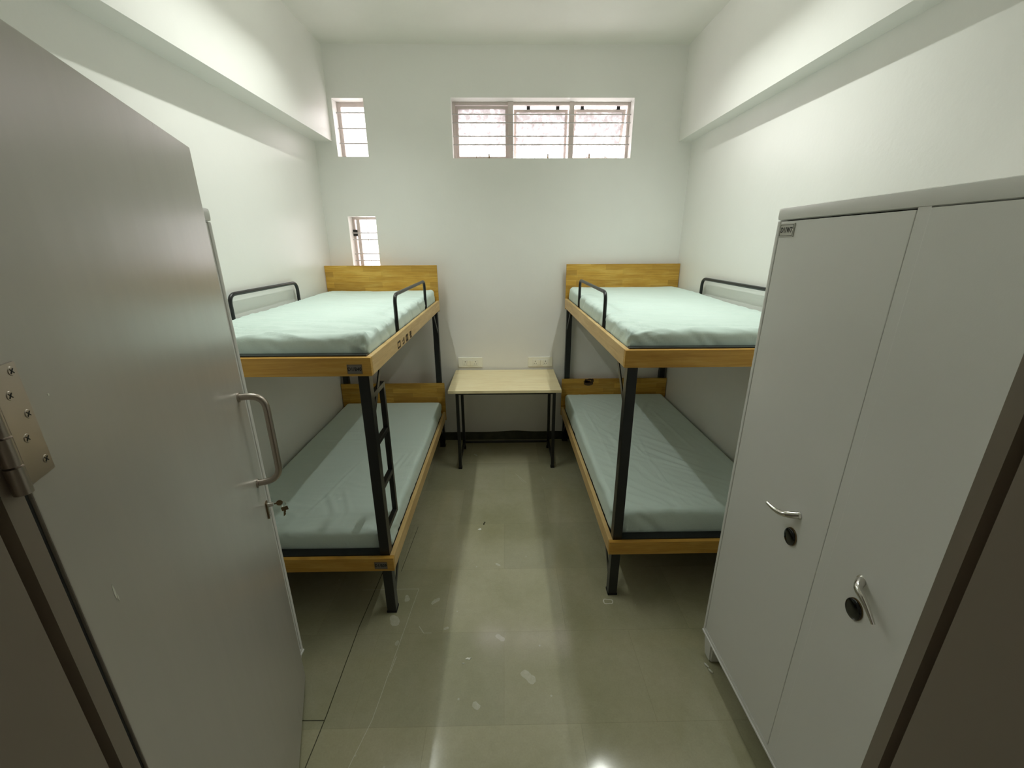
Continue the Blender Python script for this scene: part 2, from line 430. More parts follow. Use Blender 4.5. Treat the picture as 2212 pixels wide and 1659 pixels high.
# dark stone skirting with an uneven painted top edge
def skirting(name, a, c, axis, inward):
    bm = NB(); n = 60; random.seed(hash(name) % 7 + 3)
    top = []
    for i in range(n+1):
        t = a + (c-a)*i/n
        z = .088 + .004*noise.noise(Vector((t*5, 1.3, 0))) + (.009*math.exp(-((t-.10)/.13)**2) if name == 'baseboard_back' else 0)
        top.append((t, z))
    poly = [(a, 0)] + top + [(c, 0)]
    if axis == 'x': prism(bm, poly, inward[0], inward[1], 'y')
    else: prism(bm, poly, inward[0], inward[1], 'x')
    struct(name, bm, SKIRT)
skirting('baseboard_back', XL, XR, 'x', (D-.006, D))
skirting('baseboard_left', YF1, D-.006, 'y', (XL, XL+.006))
skirting('baseboard_right', YF1, D-.006, 'y', (XR-.006, XR))

# ------------------------------------------------------------------ doorway: frame (rebated) and the open door
b = NB()
for s in (-1, 1):
    prof = [(s*(JW+.04), YF0-.002), (s*(JW-.015), YF0-.002), (s*(JW-.015), YF1-.040), (s*(JW+.020), YF1-.040), (s*(JW+.020), YF1-.017), (s*JW, YF1-.016), (s*JW, YF1+.004), (s*(JW+.04), YF1+.004)]
    prism(b, prof, 0, HEAD+.04, 'z')
prism(b, [(YF0-.002, HEAD+.04), (YF0-.002, HEAD-.015), (YF1-.052, HEAD-.015), (YF1-.048, HEAD), (YF1+.004, HEAD), (YF1+.004, HEAD+.04)], -JW, JW, 'x')
struct('trim_1', b, FRAME)

HX, HY = -.556, .42; FXd, FYd = -.94, 1.42
DL = math.hypot(FXd-HX, FYd-HY); ang = math.atan2(FYd-HY, FXd-HX)
door = Thing('door_1', None, None, (HX, HY, 0), ang, kind='structure')
DT = .035
b = NB(); box(b, (.0185, 0, .03), (DL, DT, 2.20), .0015); leaf = door.part('door_leaf', b, DOOR)
b = NB(); box(b, (-.004, .004, .03), (.018, DT-.004, 2.20), .001); door.part('gap_shade_strip', b, RUBBER, leaf, label='black strip added as shade in the hinge gap')  # added black strip paints the shade of the gap between door and frame
b = NB()   # D pull handle on the camera side
pts = fillet([(.985, 0, 1.432), (.985, -.078, 1.432), (.985, -.078, 1.100), (.985, 0, 1.100)], .055, 8)
tube(b, pts, .0115, 16); hd = door.part('door_handle', b, STEEL, smooth=True, label='satin steel D-shaped pull handle')
for z in (1.432, 1.100):
    b = NB(); disc(b, (.985, 0, z), .0165, .006, (0, -1, 0)); door.part('rosette', b, STEEL, hd, True)
# pale scuffs around the handle
def blob(bm, c, rx, rz, y, n=18, seed=0, jit=.3):
    vs = [bm.verts.new((c[0]+rx*math.cos(2*math.pi*k/n)*(1+jit*noise.noise(Vector((k*.9, seed, 0)))), y, c[1]+rz*math.sin(2*math.pi*k/n)*(1+jit*noise.noise(Vector((seed, k*.9, 3)))))) for k in range(n)]
    vt = [bm.verts.new((v.co.x, y-.0004, v.co.z)) for v in vs]
    bm.faces.new(vt)
    for k in range(n): bm.faces.new((vs[k], vs[(k+1) % n], vt[(k+1) % n], vt[k]))
b = NB(); blob(b, (.088, 1.427), .0022, .012, 0, seed=4, jit=.6); blob(b, (.0915, 1.414), .0012, .006, 0, seed=8, jit=.7)
blob(b, (.105, 1.735), .0016, .0018, 0, seed=2)
door.part('paint_chip', b, GLUE, leaf)
# lock body
b = NB(); box(b, (1.030, -.006, .915), (1.052, 0, .985), .001); lk = door.part('door_lock', b, BRASS)
b = NB(); disc(b, (1.041, -.004, .970), .0085, .022, (0, -1, 0)); door.part('lock_cylinder', b, CHROME, lk, True)
b = NB(); disc(b, (1.041, -.006, .930), .003, .002, (0, -1, 0)); door.part('screw', b, STEEL, lk, True)
# hinges: leaf plate on the door face with five screws, knuckles at the frame
def hinge(z0, z1):
    b = NB()
    prism(b, [(.004, z0), (.064, z0), (.064, z1), (.004, z1)], -.003, 0, 'y')
    h = door.part('hinge', b, STEEL, smooth=False, label='steel butt hinge plate with cross-head screws')
    b = NB(); n = 4; hh = (z1-z0)/n
    for k in range(n): tube(b, [(-.004, -.007, z0+k*hh+.0012), (-.004, -.007, z0+(k+1)*hh-.0012)], .0085, 14)
    door.part('knuckle', b, STEEL, h, True)
    for fx, fz in ((.054, .12), (.038, .37), (.054, .55), (.038, .75), (.054, .93)):
        z = z0 + (z1-z0)*fz
        b = NB(); disc(b, (fx, -.003, z), .0056, .0007, (0, -1, 0), 20, .0050)
        s = door.part('screw', b, STEEL, h, True)
        b = NB(); bar(b, (fx-.0028, -.00385, z-.0028), (fx+.0028, -.00385, z+.0028), .0005, .0010, (0, 1, 0), 0); bar(b, (fx-.0028, -.00385, z+.0028), (fx+.0028, -.00385, z-.0028), .0005, .0010, (0, 1, 0), 0)
        make('screw_slot', b, HOLE, s)
        s.children[0].parent = h
hinge(1.650, 1.790); hinge(.28, .42); hinge(1.98, 2.12)

# keys hanging from the lock
t_ = Vector((math.cos(ang), math.sin(ang))); n_ = Vector((t_.y, -t_.x))
def dw(s, o, z): p = Vector((HX, HY)) + t_*s + n_*o; return Vector((p.x, p.y, z))
kl = dw(1.041, .026, .970)
keys = Thing('key_bunch', 'small bunch of two brass keys, one in the door lock, one dangling', 'keys', tuple(kl))
up = Vector((0, 0, 1)); n3 = Vector((n_.x, n_.y, 0)); t3 = Vector((t_.x, t_.y, 0))
b = NB(); bar(b, dw(1.041, .0275, .970), dw(1.041, .036, .970), .0016, .006, t3, .0003)
tk = bmesh.new(); bmesh.ops.create_cone(tk, cap_ends=True, segments=20, radius1=.0115, radius2=.0115, depth=.0022)
q = t3.to_track_quat('Z', 'Y').to_matrix().to_4x4(); q.translation = dw(1.041, .046, .970); merge(b, tk, q)
keys.part('key_in_lock', b, BRASS, smooth=True)
b = NB(); c = dw(1.041, .056, .963); pts = [c + (n3*math.cos(a)+up*math.sin(a))*.011 for a in [2*math.pi*k/24 for k in range(25)]]
tube(b, pts, .0009, 8, False); keys.part('key_ring', b, CHROME, smooth=True)
b = NB(); kb = dw(1.041, .060, .940)
tk = bmesh.new(); box(tk, (-.012, -.0011, -.008), (.012, .0011, .009), .001); 
mk = Matrix.Rotation(math.radians(14), 4, 'X')
R3 = Matrix(((n3.x, t3.x, 0, kb.x), (n3.y, t3.y, 0, kb.y), (0, 0, 1, kb.z), (0, 0, 0, 1)))
merge(b, tk, R3 @ Matrix.Rotation(math.radians(-8), 4, 'Y'))
tk = bmesh.new(); prism(tk, [(-.004, 0), (.004, 0), (.004, -.008), (.0025, -.012), (.004, -.016), (.002, -.022), (-.004, -.027)], -.0009, .0009, 'y')
merge(b, tk, R3 @ Matrix.Rotation(math.radians(8), 4, 'Y') @ Matrix.Translation((0, 0, -.007)))
keys.part('hanging_key', b, BRASS)

# ------------------------------------------------------------------ windows
def window(name, H, gy):
    t = Thing(name, None, None, ((H[0]+H[1])/2, D+gy, H[2]), kind='structure'); return t
FY = D+.105       # plane of the window frames
w = window('window_1', W2, .105)
x0, x1, z0, z1 = W2; FW = .022
def frame_rect(bm, x0, x1, z0, z1, y0, y1, w, bev=.002, wt=None, wb=None):
    wt = w if wt is None else wt; wb = w if wb is None else wb
    box(bm, (x0, y0, z0), (x0+w, y1, z1), bev); box(bm, (x1-w, y0, z0), (x1, y1, z1), bev)
    box(bm, (x0+w, y0, z1-wt), (x1-w, y1, z1), bev); box(bm, (x0+w, y0, z0), (x1-w, y1, z0+wb), bev)
b = NB(); frame_rect(b, x0, x1, z0, z1, FY, FY+.04, FW, wb=.012)
MU = [(.040, .086), (.560, .600)]
for a, c in MU: box(b, (a, FY-.012, z0), (c, FY+.04, z1), .002)
w.part('window_frame', b, WFRAME)
for z in (2.967, 2.905, 2.805, 2.742):
    b = NB(); tube(b, [(x0, FY-.03, z), (x1, FY-.03, z)], .005, 8); w.part('grille_bar', b, WBAR, smooth=True)
def sash(t, x0, x1, z0, z1, y, tilt, pane, fw=.022):
    """top-hung sash swung outward by tilt radians about its top edge"""
    e = NB(); frame_rect(e, x0, x1, z0-z1, 0, 0, .025, fw)
    m = Matrix.Translation((0, y, z1)) @ Matrix.Rotation(tilt, 4, 'X')
    bmesh.ops.transform(e, matrix=m, verts=e.verts)
    s = t.part('sash', e, WFRAME)
    e = NB(); box(e, (x0+fw-.004, .010, z0-z1+fw-.004), (x1-fw+.004, .014, -fw+.004)); bmesh.ops.transform(e, matrix=m, verts=e.verts)
    t.part('window_pane', e, pane, s)
    return s
sash(w, x0+FW, .040, z0+.012, z1-FW-.004, FY+.012, 0, PANE)
s2 = sash(w, .090, .556, z0-.02, z1-.042, FY+.045, math.radians(10), PANE)
s3 = sash(w, .604, x1-.024, z0+.005, z1-.042, FY+.045, math.radians(22), PANE)
for xs in (.20, .45): b = NB(); box(b, (xs, FY+.035, z1-.044), (xs+.030, FY+.06, z1-.020), .003); w.part('sash_hinge', b, BLACK, s2)
for xs in (.66, .97): b = NB(); box(b, (xs, FY+.035, z1-.044), (xs+.030, FY+.06, z1-.020), .003); w.part('sash_hinge', b, BLACK, s3)
for xs, hh in ((-.235, .028), (-.125, .042), (.27, .028), (.385, .042), (.745, .042), (.885, .028)):
    b = NB(); tube(b, [(xs, FY-.004, z0+.01), (xs, FY-.004, z0+.01+hh)], [.0075 if hh > .03 else .0028, .0045 if hh > .03 else .0022], 10); w.part('stay_peg', b, BRASS, smooth=True)
b = NB(); bar(b, (.92, FY+.02, z0+.012), (.87, FY+.14, z0+.075), .006, .012); w.part('window_stay', b, WFRAME)

w = window('window_2', W1, .105); x0, x1, z0, z1 = W1
b = NB(); frame_rect(b, x0, x1, z0, z1, FY, FY+.04, .03, wb=.014, wt=.034); w.part('window_frame', b, WFRAME)
b = NB(); box(b, (x0+.028, FY+.012, z0+.012), (x1-.028, FY+.016, z1-.03)); w.part('window_pane', b, PANE_C)
for z in (2.978, 2.863, 2.752):
    b = NB(); tube(b, [(x0, FY-.03, z), (x1, FY-.03, z)], .005, 8); w.part('grille_bar', b, WBAR, smooth=True)

w = window('window_3', W3, .105); x0, x1, z0, z1 = W3
b = NB(); frame_rect(b, x0, x1, z0, z1, FY, FY+.04, .018, wt=.02); box(b, (-1.338, FY-.002, z0), (-1.308, FY+.04, z1), .002); w.part('window_frame', b, WFRAME)
for z in (2.036, 1.979, 1.856, 1.797, 1.68):
    b = NB(); tube(b, [(x0, FY-.03, z), (x1, FY-.03, z)], .0048, 8); w.part('grille_bar', b, WBAR, smooth=True)
b = NB(); tube(b, [(-1.235, FY-.025, z0), (-1.235, FY-.025, z1)], .003, 8); w.part('grille_upright', b, WBAR, smooth=True)
b = NB(); box(b, (-1.372, FY-.012, 2.01), (-1.335, FY+.004, 2.065), .003); w.part('window_latch', b, BLACK)
# casement standing open outside
e = NB(); frame_rect(e, 0, .33, 0, .5, 0, .025, .045); m = Matrix.Translation((-1.10, FY+.06, 1.63)) @ Matrix.Rotation(math.radians(118), 4, 'Z')
bmesh.ops.transform(e, matrix=m, verts=e.verts); cs = w.part('casement', e, LAMPBODY)
e = NB(); box(e, (.04, .01, .04), (.29, .014, .46)); bmesh.ops.transform(e, matrix=m, verts=e.verts); w.part('window_pane', e, PANE_C, cs)

# ------------------------------------------------------------------ lettering
def text_mesh(s, size, mat4, parent, off, name='lettering', thick=.0003, bold=.012):
    cu = bpy.data.curves.new('txt', 'FONT'); cu.body = s; cu.size = size; cu.extrude = thick; cu.offset = bold*size; cu.space_character = 1.08; cu.align_x = 'CENTER'; cu.align_y = 'CENTER'
    o = link(bpy.data.objects.new('txt', cu)); bpy.context.view_layer.update()
    me = bpy.data.meshes.new_from_object(o.evaluated_get(bpy.context.evaluated_depsgraph_get()))
    bpy.data.objects.remove(o); me.name = name
    me.transform(Matrix.Translation(-Vector(off)) @ mat4)
    me.materials.clear(); me.materials.append(INK)
    t = link(bpy.data.objects.new(name, me)); t.parent = parent; return t

# ------------------------------------------------------------------ bunk beds
def bed(side, xo, yf, yb, xw, label, xwd):
    """side -1 left / +1 right; xo outer face toward the aisle, xw wall-side end"""
    g = lambda d: xo + side*d          # d metres from the aisle face toward the wall
    t = Thing('bunk_bed', label, 'bunk bed', ((xo+xw)/2, (yf+yb)/2, 0))
    wy = abs(xw-xo)
    T = .024; P = .05
    # posts
    posts = {}
    for nm, px0, py0, top in (('f', .024, yf+.025, 1.372), ('fw', wy-.07, yf+.025, 1.372), ('b', .024, yb+.018, 1.372), ('bw', wy-.068, yb+.018, 1.372)):
        b = NB(); box(b, (g(px0), py0, .012), (g(px0+P), py0+P, top+.06), .003); p = t.part('leg', b, BLACK); posts[nm] = (p, px0, py0)
        b = NB(); box(b, (g(px0-.002), py0-.002, 0), (g(px0+P+.002), py0+P+.002, .014), .002); t.part('foot_cap', b, RUBBER, p)
    for lvl, (z0, z1) in enumerate(((.306, .386), (1.372, 1.457))):
        rn = 'lower_rail' if lvl == 0 else 'upper_rail'
        b = NB(); box(b, (g(0), yf, z0), (g(wy), yf+T, z1), .003); fr = t.part('end_board', b, W_RAILX)
        b = NB(); box(b, (g(0), yf+T+.0005, z0), (g(T), yb+.02, z1), .003); sr = t.part('side_board', b, W_RAILY)
        zt = .390 if lvl == 0 else 1.463
        b = NB()
        box(b, (g(T+.001), yf+T+.001, zt-.04), (g(wy-.01), yf+T+(.041 if lvl else .054), zt), .002)
        box(b, (g(T+.001), yf+T+.041, zt-.045), (g(T+.041), yb-.001, zt-.0225), .002)
        box(b, (g(wy-.05), yf+T+.041, zt-.045), (g(wy-.01), yb-.001, zt-.0225), .002)
        box(b, (g(T+.041), yb-.045, zt-.045), (g(wy-.05), yb-.001, zt-.0225), .002)
        for yy in np.linspace(yf+.4, yb-.4, 4): box(b, (g(T+.041), yy, zt-.045), (g(wy-.05), yy+.03, zt-.034), .001)
        t.part('steel_frame', b, BLACK)
        b = NB(); box(b, (g(T+.043), yf+T+(.043 if lvl else .056), zt-.0335), (g(wy-.052), yb-.047, zt-.0215)); t.part('plywood_base', b, PLY)
        # headboard
        if lvl == 0: hz0, hz1, hx = .30, .678, -.004
        else: hz0, hz1, hx = 1.36, 1.762, .002
        b = NB(); box(b, (g(T+.0005 if False else hx+.0), yb, hz0), (g(wy), yb+.018, hz1), .002)
        hb = t.part('headboard', b, W_HEAD)
        if lvl == 0 and side > 0:      # branded mark on the headboard
            b = NB()
            for (cx, cz, rx, rz, sd) in ((.815, .632, .047, .024, 1), (.79, .663, .016, .014, 5), (.825, .672, .026, .010, 9), (.852, .660, .014, .022, 13), (.80, .65, .035, .012, 17)):
                n = 14; vs = [b.verts.new((cx+rx*math.cos(2*math.pi*k/n)*(1+.5*noise.noise(Vector((k, sd, 0)))), yb-.0006, cz+rz*math.sin(2*math.pi*k/n)*(1+.5*noise.noise(Vector((sd, k, 0)))))) for k in range(n)]
                b.faces.new(vs)
                lo = [b.verts.new((v.co.x, yb+.0002, v.co.z)) for v in vs]
                for k in range(n): b.faces.new((vs[k], vs[(k+1) % n], lo[(k+1) % n], lo[k]))
            t.part('branded_mark', b, BURN, hb)
        # corner braces under each board
        zz = z0-.004
        b = NB(); bar(b, (g(.031), yf+.235, zz), (g(.031), yf+.072, zz-.19), .006, .028, (1, 0, 0), .001); t.part('corner_brace', b, BLACK)
        b = NB(); bar(b, (g(.031), yb-.16, zz), (g(.031), yb+.020, zz-.20), .006, .028, (1, 0, 0), .001)
        t.part('corner_brace', b, BLACK)
        # number plates on the left bed
        if side < 0:
            px, pz, s = ((-.6575, .343, 'D1/B39') if lvl == 0 else (-.663, 1.405, 'D1/B40'))
            w2, h2 = (.033, .0215)
            b = NB(); box(b, (px-w2, yf-.0022, pz-h2), (px+w2, yf+.0005, pz+h2), .0008); pl = t.part('number_plate', b, PLATE, label='small dark steel plate reading '+s)
            b = NB(); frame_rect(b, px-w2+.001, px+w2-.001, pz-h2+.001, pz+h2-.001, yf-.0028, yf-.0018, .002, 0); 
            t.part('plate_border', b, BRASS, fr)
            m4 = Matrix.Translation((px, yf-.0025, pz)) @ Matrix.Rotation(math.pi/2, 4, 'X')
            text_mesh(s, .0205, m4 @ Matrix.Diagonal((.90, 1.1, 1, 1)), pl, t.loc, bold=.022)
            if lvl == 1:               # four characters branded into the side board
                xf = xo+.0006
                def strokes(y, z, segs, w=.006):
                    b = NB()
                    for (a, c_, d, e_) in segs: bar(b, (xf-.0004, y+a, z+c_), (xf-.0004, y+d, z+e_), .0012, w, (1, 0, 0), 0)
                    t.part('branded_mark', b, BURN, sr)
                H = .015
                strokes(2.245, 1.400, [(0, -H, 0, H), (.055, -H, .055, H), (-.003, H, .058, H), (-.003, -H, .058, -H)], .010)
                strokes(2.345, 1.400, [(.05, -H, .05, H), (.01, -H, .05, -H), (.01, 0, .03, .004), (.03, .004, .05, H)], .009)
                strokes(2.445, 1.398, [(0, -H, 0, H), (.022, -H, .022, H), (.044, -H, .044, H), (0, -H, .05, -H), (0, H, .05, H)], .012)
                strokes(2.545, 1.397, [(0, H, .045, H), (.015, -H, .015, H), (0, 0, .045, .002), (.01, -H, .05, -H)], .012)
    # guard rails
    b = NB(); gy0, gy1 = (yf+.63, yf+1.545) if side < 0 else (yf+.60, yf+1.47)
    x = g(.0345)
    tube(b, fillet([(x, gy0, 1.375), (x, gy0, 1.658), (x, gy1, 1.663), (x, gy1, 1.375)], .055), .0105, 14); t.part('guard_rail', b, BLACK, smooth=True)
    b = NB(); x = g(wy-.022); ga, gb = (yf+.62, yf+1.42) if side < 0 else (yf+.6, yf+1.49)
    tube(b, fillet([(x, ga, 1.42), (x, ga, 1.664), (x, gb, 1.668), (x, gb, 1.42)], .06), .0115, 14); t.part('guard_rail', b, BLACK, smooth=True)
    if side < 0:   # ladder built on the front post
        x = g(.039); yl = yf+.245
        b = NB(); box(b, (x-.0125, yl-.0125, .50), (x+.0125, yl+.0145, 1.268), .002); t.part('ladder_rail', b, BLACK)
        for z in (1.255, 1.010, .762, .512):
            b = NB(); box(b, (x-.0125, yf+.076, z-.0125), (x+.0125, yl-.0125, z+.0125), .002); t.part('ladder_rung', b, BLACK)
    return t, g, wy
BEDL = dict(yf=1.767, yb=3.772, xo=-.590, xw=-1.566)
BEDR = dict(yf=1.862, yb=3.872, xo=.556, xw=1.586)
bed(-1, BEDL['xo'], BEDL['yf'], BEDL['yb'], BEDL['xw'], 'bunk bed with ladder along the left wall, plates on its end boards', XL)
bed(1, BEDR['xo'], BEDR['yf'], BEDR['yb'], BEDR['xw'], 'bunk bed without ladder, on the right, its foot partly behind the grey locker', XR)

# ------------------------------------------------------------------ mattresses with sheets
def cushion(x0, x1, y0, y1, z0, zt, r, fn, step=.011):
    """rounded slab; zt(x,y) gives the top height; fn(p, n) gives displacement vector"""
    nx = int((x1-x0)/step); ny = int((y1-y0)/step); z1 = zt((x0+x1)/2, (y0+y1)/2); nz = 8
    bm = bmesh.new(); cache = {}
    def P(i, j, k):
        key = (i, j, k)
        if key in cache: return cache[key]
        u, v, wv = i/nx, j/ny, k/nz
        # denser rows near the borders
        def dens(a): return a
        x = x0+(x1-x0)*dens(u); y = y0+(y1-y0)*dens(v); top = zt(x, y); z = z0+(top-z0)*wv
        q = Vector((x, y, z)); rr = Vector((r, r, min(r, (top-z0)*.48)))
        c = Vector((min(max(x, x0+rr.x), x1-rr.x), min(max(y, y0+rr.y), y1-rr.y), min(max(z, z0+rr.z*.12), top-rr.z)))
        d = q-c
        e = Vector((d.x/rr.x, d.y/rr.y, d.z/(rr.z if d.z > 0 else rr.z*.12)))
        L = e.length
        if L > 1e-6:
            mx = max(abs(e.x), abs(e.y), abs(e.z)); e2 = e*(mx/L)
            pos = c + Vector((e2.x*rr.x, e2.y*rr.y, e2.z*(rr.z if d.z > 0 else rr.z*.12))); nrm = e.normalized()
        else:
            pos = q; nrm = Vector((0, 0, 1))
        if k == nz and L <= 1e-6: nrm = Vector((0, 0, 1))
        pos = pos + fn(pos, nrm)
        cache[key] = bm.verts.new(pos); return cache[key]
    for i in range(nx):
        for j in range(ny):
            bm.faces.new((P(i, j, nz), P(i+1, j, nz), P(i+1, j+1, nz), P(i, j+1, nz)))
    for k in range(nz):
        for i in range(nx):
            bm.faces.new((P(i, 0, k), P(i+1, 0, k), P(i+1, 0, k+1), P(i, 0, k+1)))
            bm.faces.new((P(i, ny, k), P(i, ny, k+1), P(i+1, ny, k+1), P(i+1, ny, k)))
        for j in range(ny):
            bm.faces.new((P(0, j, k), P(0, j, k+1), P(0, j+1, k+1), P(0, j+1, k)))
            bm.faces.new((P(nx, j, k), P(nx, j+1, k), P(nx, j+1, k+1), P(nx, j, k+1)))
    # flat bottom
    ring = [P(i, 0, 0) for i in range(nx)] + [P(nx, j, 0) for j in range(ny)] + [P(i, ny, 0) for i in range(nx, 0, -1)] + [P(0, j, 0) for j in range(ny, 0, -1)]
    bm.faces.new(ring[::-1])
    return bm

def seg_d(px, py, s):
    x0, y0, x1, y1 = s[:4]; dx, dy = x1-x0, y1-y0; t = ((px-x0)*dx+(py-y0)*dy)/(dx*dx+dy*dy); tc = min(1, max(0, t))
    ex, ey = px-x0-dx*tc, py-y0-dy*tc; side = (px-x0)*dy-(py-y0)*dx
    return math.hypot(ex, ey), tc, side
def ridge(n): return 1-abs(n)*2
def wrinkler(side, xa, xb, y0, y1, zb, folds, streak_ang, amp, seed, corner=1.0, field=None, dents=(), post=False):
    ca, sa = math.cos(streak_ang), math.sin(streak_ang)
    xin = xa if side > 0 else xb     # aisle-side edge
    def fn(p, n):
        x, y, z = p
        dfront = y-y0; din = abs(x-xin)
        # diagonal streaks pulled from the aisle/front corner
        u = x*ca+y*sa; v = -x*sa+y*ca
        m = math.exp(-dfront/.55)*.9 + math.exp(-din/.3)*.55 + .18
        s = noise.noise(Vector((u*2.3, v*15+1.5*noise.noise(Vector((x*3, y*3, seed))), seed)))
        s2 = noise.noise(Vector((u*4.5, v*38, seed+7)))
        rdg = max(0, 1-abs(s)*3.2); s = (rdg**1.6)*.75 + max(s, -.3)*.35
        h = amp*m*(s + .30*s2)
        h += .0035*noise.noise(Vector((x*3.2, y*2.6, seed+3)))
        if field: h += field(x, y)
        for f in folds:
            d, t, sd = seg_d(x, y, f); w = f[5]
            e = math.sin(math.pi*min(1, max(0, t)))**.4 if 0 < t < 1 else 0
            if d < w*4: h += f[4]*e*(math.exp(-(d/w)**2) - .45*math.exp(-((d-w*2.0)/w)**2)*(1 if sd > 0 else .4))
        out = Vector((0, 0, 1))*h*max(0, n.z)
        # sides: slanting tuck folds
        hz = 1-max(0, n.z)
        if hz > .05:
            if abs(n.y) > abs(n.x): a = x; c = abs(x-xin)
            else: a = y; c = dfront
            k = math.exp(-c/.28)*corner
            q = a*10 + (z-zb)*(9+6*k) 
            g = noise.noise(Vector((q, (z-zb)*5, seed+11)))*.6 + ridge(noise.noise(Vector((q*1.9, (z-zb)*6, seed+19))))*.35
            out += Vector((n.x, n.y, 0))*(g*(.015+.013*k)-.004)*hz
            out.z += .004*k*noise.noise(Vector((a*22, seed, 5)))*hz
        for dy in dents:
            k = math.exp(-((y-dy)/.035)**2)*math.exp(-(din/.05)**2)
            out.x += side*.024*k
        if post and din < .075 and dfront < .10:
            out.y += .020*max(0, 1-dfront/.10)*min(1, (.075-din)/.02)
        # crumpled elastic corner
        k = math.exp(-(dfront**2+din**2)/.012)*corner
        if k > .02:
            th = math.atan2(dfront+.02, din+.02)
            out += Vector((n.x, n.y, n.z))*(.016*k*noise.noise(Vector((th*9, z*30, seed+23))))
        if n.z < -.2: out = Vector((out.x*.3, out.y*.3, 0))
        q = p+out; lim = xin+side*.0012
        for dy in dents: lim = max(lim*side, (xin+side*.0245*math.exp(-((y-dy)/.024)**4))*side)*side
        q.x = max(q.x, lim) if side > 0 else min(q.x, lim)
        q.x = min(q.x, xb) if side > 0 else max(q.x, xa)
        q.y = min(max(q.y, y0+.0005), y1+.002); q.z = max(q.z, zb)
        if post and side < 0 and din < .10 and dfront < .24: q.z = min(q.z, .4925)
        return q-p
    return fn

def mattress(label, side, bedd, z0, zt, folds, ang_, amp, seed, yin=.070, field=None, corner=1., dents=(), post=False):
    g = lambda d: bedd['xo']+side*d
    a, c = g(.0275), g(abs(bedd['xw']-bedd['xo'])-.0375); xa, xb = min(a, c), max(a, c)
    if side > 0: xb = g(abs(bedd['xw']-bedd['xo'])-.0375)
    if post: yin = .080
    y0, y1 = bedd['yf']+yin, bedd['yb']-.006
    f = wrinkler(side, xa, xb, y0, y1, z0, folds, ang_, amp, seed, corner, field, dents, post)
    bm = cushion(xa, xb, y0, y1, z0, zt, .034, f)
    o = make('mattress', bm, SHEET, smooth=True, angle=180, off=((xa+xb)/2, (y0+y1)/2, z0))
    o.location = ((xa+xb)/2, (y0+y1)/2, z0)
    o['label'] = label; o['category'] = 'mattress'; o['group'] = 'mattresses under fitted mint green sheets'
    return o
def bulge(x, y, cx, cy, rx, ry, a): return a*math.exp(-((x-cx)/rx)**2-((y-cy)/ry)**2)
mattress('mint sheeted mattress on the upper bunk of the ladder bed, streaked with creases', -1, BEDL, 1.4425,
         lambda x, y: 1.536+.012*(y-1.8)/2, [(-.62, 1.93, -.95, 2.02, .006, .010), (-.64, 1.98, -.86, 2.06, .005, .009), (-.66, 2.16, -.95, 2.24, .006, .010), (-.65, 2.30, -.9, 2.37, .006, .011), (-1.02, 1.90, -1.22, 1.84, .007, .012), (-1.0, 1.94, -1.2, 1.86, .004, .01), (-.66, 1.90, -.80, 1.95, .006, .010)],
         math.pi*.94, .0165, 1.3, field=lambda x, y: bulge(x, y, -1.5, 3.5, .12, .25, .012)-bulge(x, y, -.66, 2.40, .05, .06, .012)-bulge(x, y, -.66, 3.3, .05, .06, .010)+bulge(x, y, -1.52, 2.3, .1, .2, -.006), dents=(2.397, 3.312))
mattress('mint sheeted mattress on the upper bunk opposite the ladder bed', 1, BEDR, 1.4425,
         lambda x, y: 1.533+.028*(y-1.9)/2, [(.62, 2.28, .70, 2.02, .007, .012), (.64, 2.10, .78, 1.96, .007, .012), (.64, 2.0, .82, 1.935, .006, .010), (.70, 3.0, .83, 2.5, .004, .02), (1.05, 2.02, 1.3, 1.96, .006, .012), (1.2, 2.5, 1.5, 2.2, .004, .02)],
         math.radians(-14), .0115, 4.7, field=lambda x, y: bulge(x, y, 1.5, 3.5, .12, .4, .010)-bulge(x, y, .62, 2.47, .05, .06, .012)-bulge(x, y, .62, 3.33, .05, .06, .010), dents=(2.462, 3.332))
mattress('mint sheeted mattress on the lower bunk behind the ladder', -1, BEDL, .3695,
         lambda x, y: .496, [(-1.0, 2.65, -1.12, 1.95, .006, .008), (-1.03, 2.3, -1.15, 1.95, .003, .006), (-1.5, 2.62, -.95, 2.60, .003, .006), (-1.5, 2.25, -1.1, 2.24, .003, .006), (-1.5, 2.95, -1.1, 2.93, .004, .010), (-1.5, 3.1, -1.15, 3.08, .004, .010), (-1.5, 2.8, -1.2, 2.78, .003, .008), (-1.08, 2.2, -.95, 1.98, .008, .014), (-1.0, 2.25, -.88, 2.0, .006, .012), (-1.2, 2.06, -1.5, 2.2, .009, .02), (-1.15, 1.98, -1.4, 2.1, .007, .016), (-.72, 2.7, -.78, 2.35, .004, .012), (-.68, 2.75, -.72, 2.45, .004, .010), (-.8, 3.5, -.75, 3.3, .003, .01)],
         math.radians(4), .0050, 9.1, corner=.8, post=True)
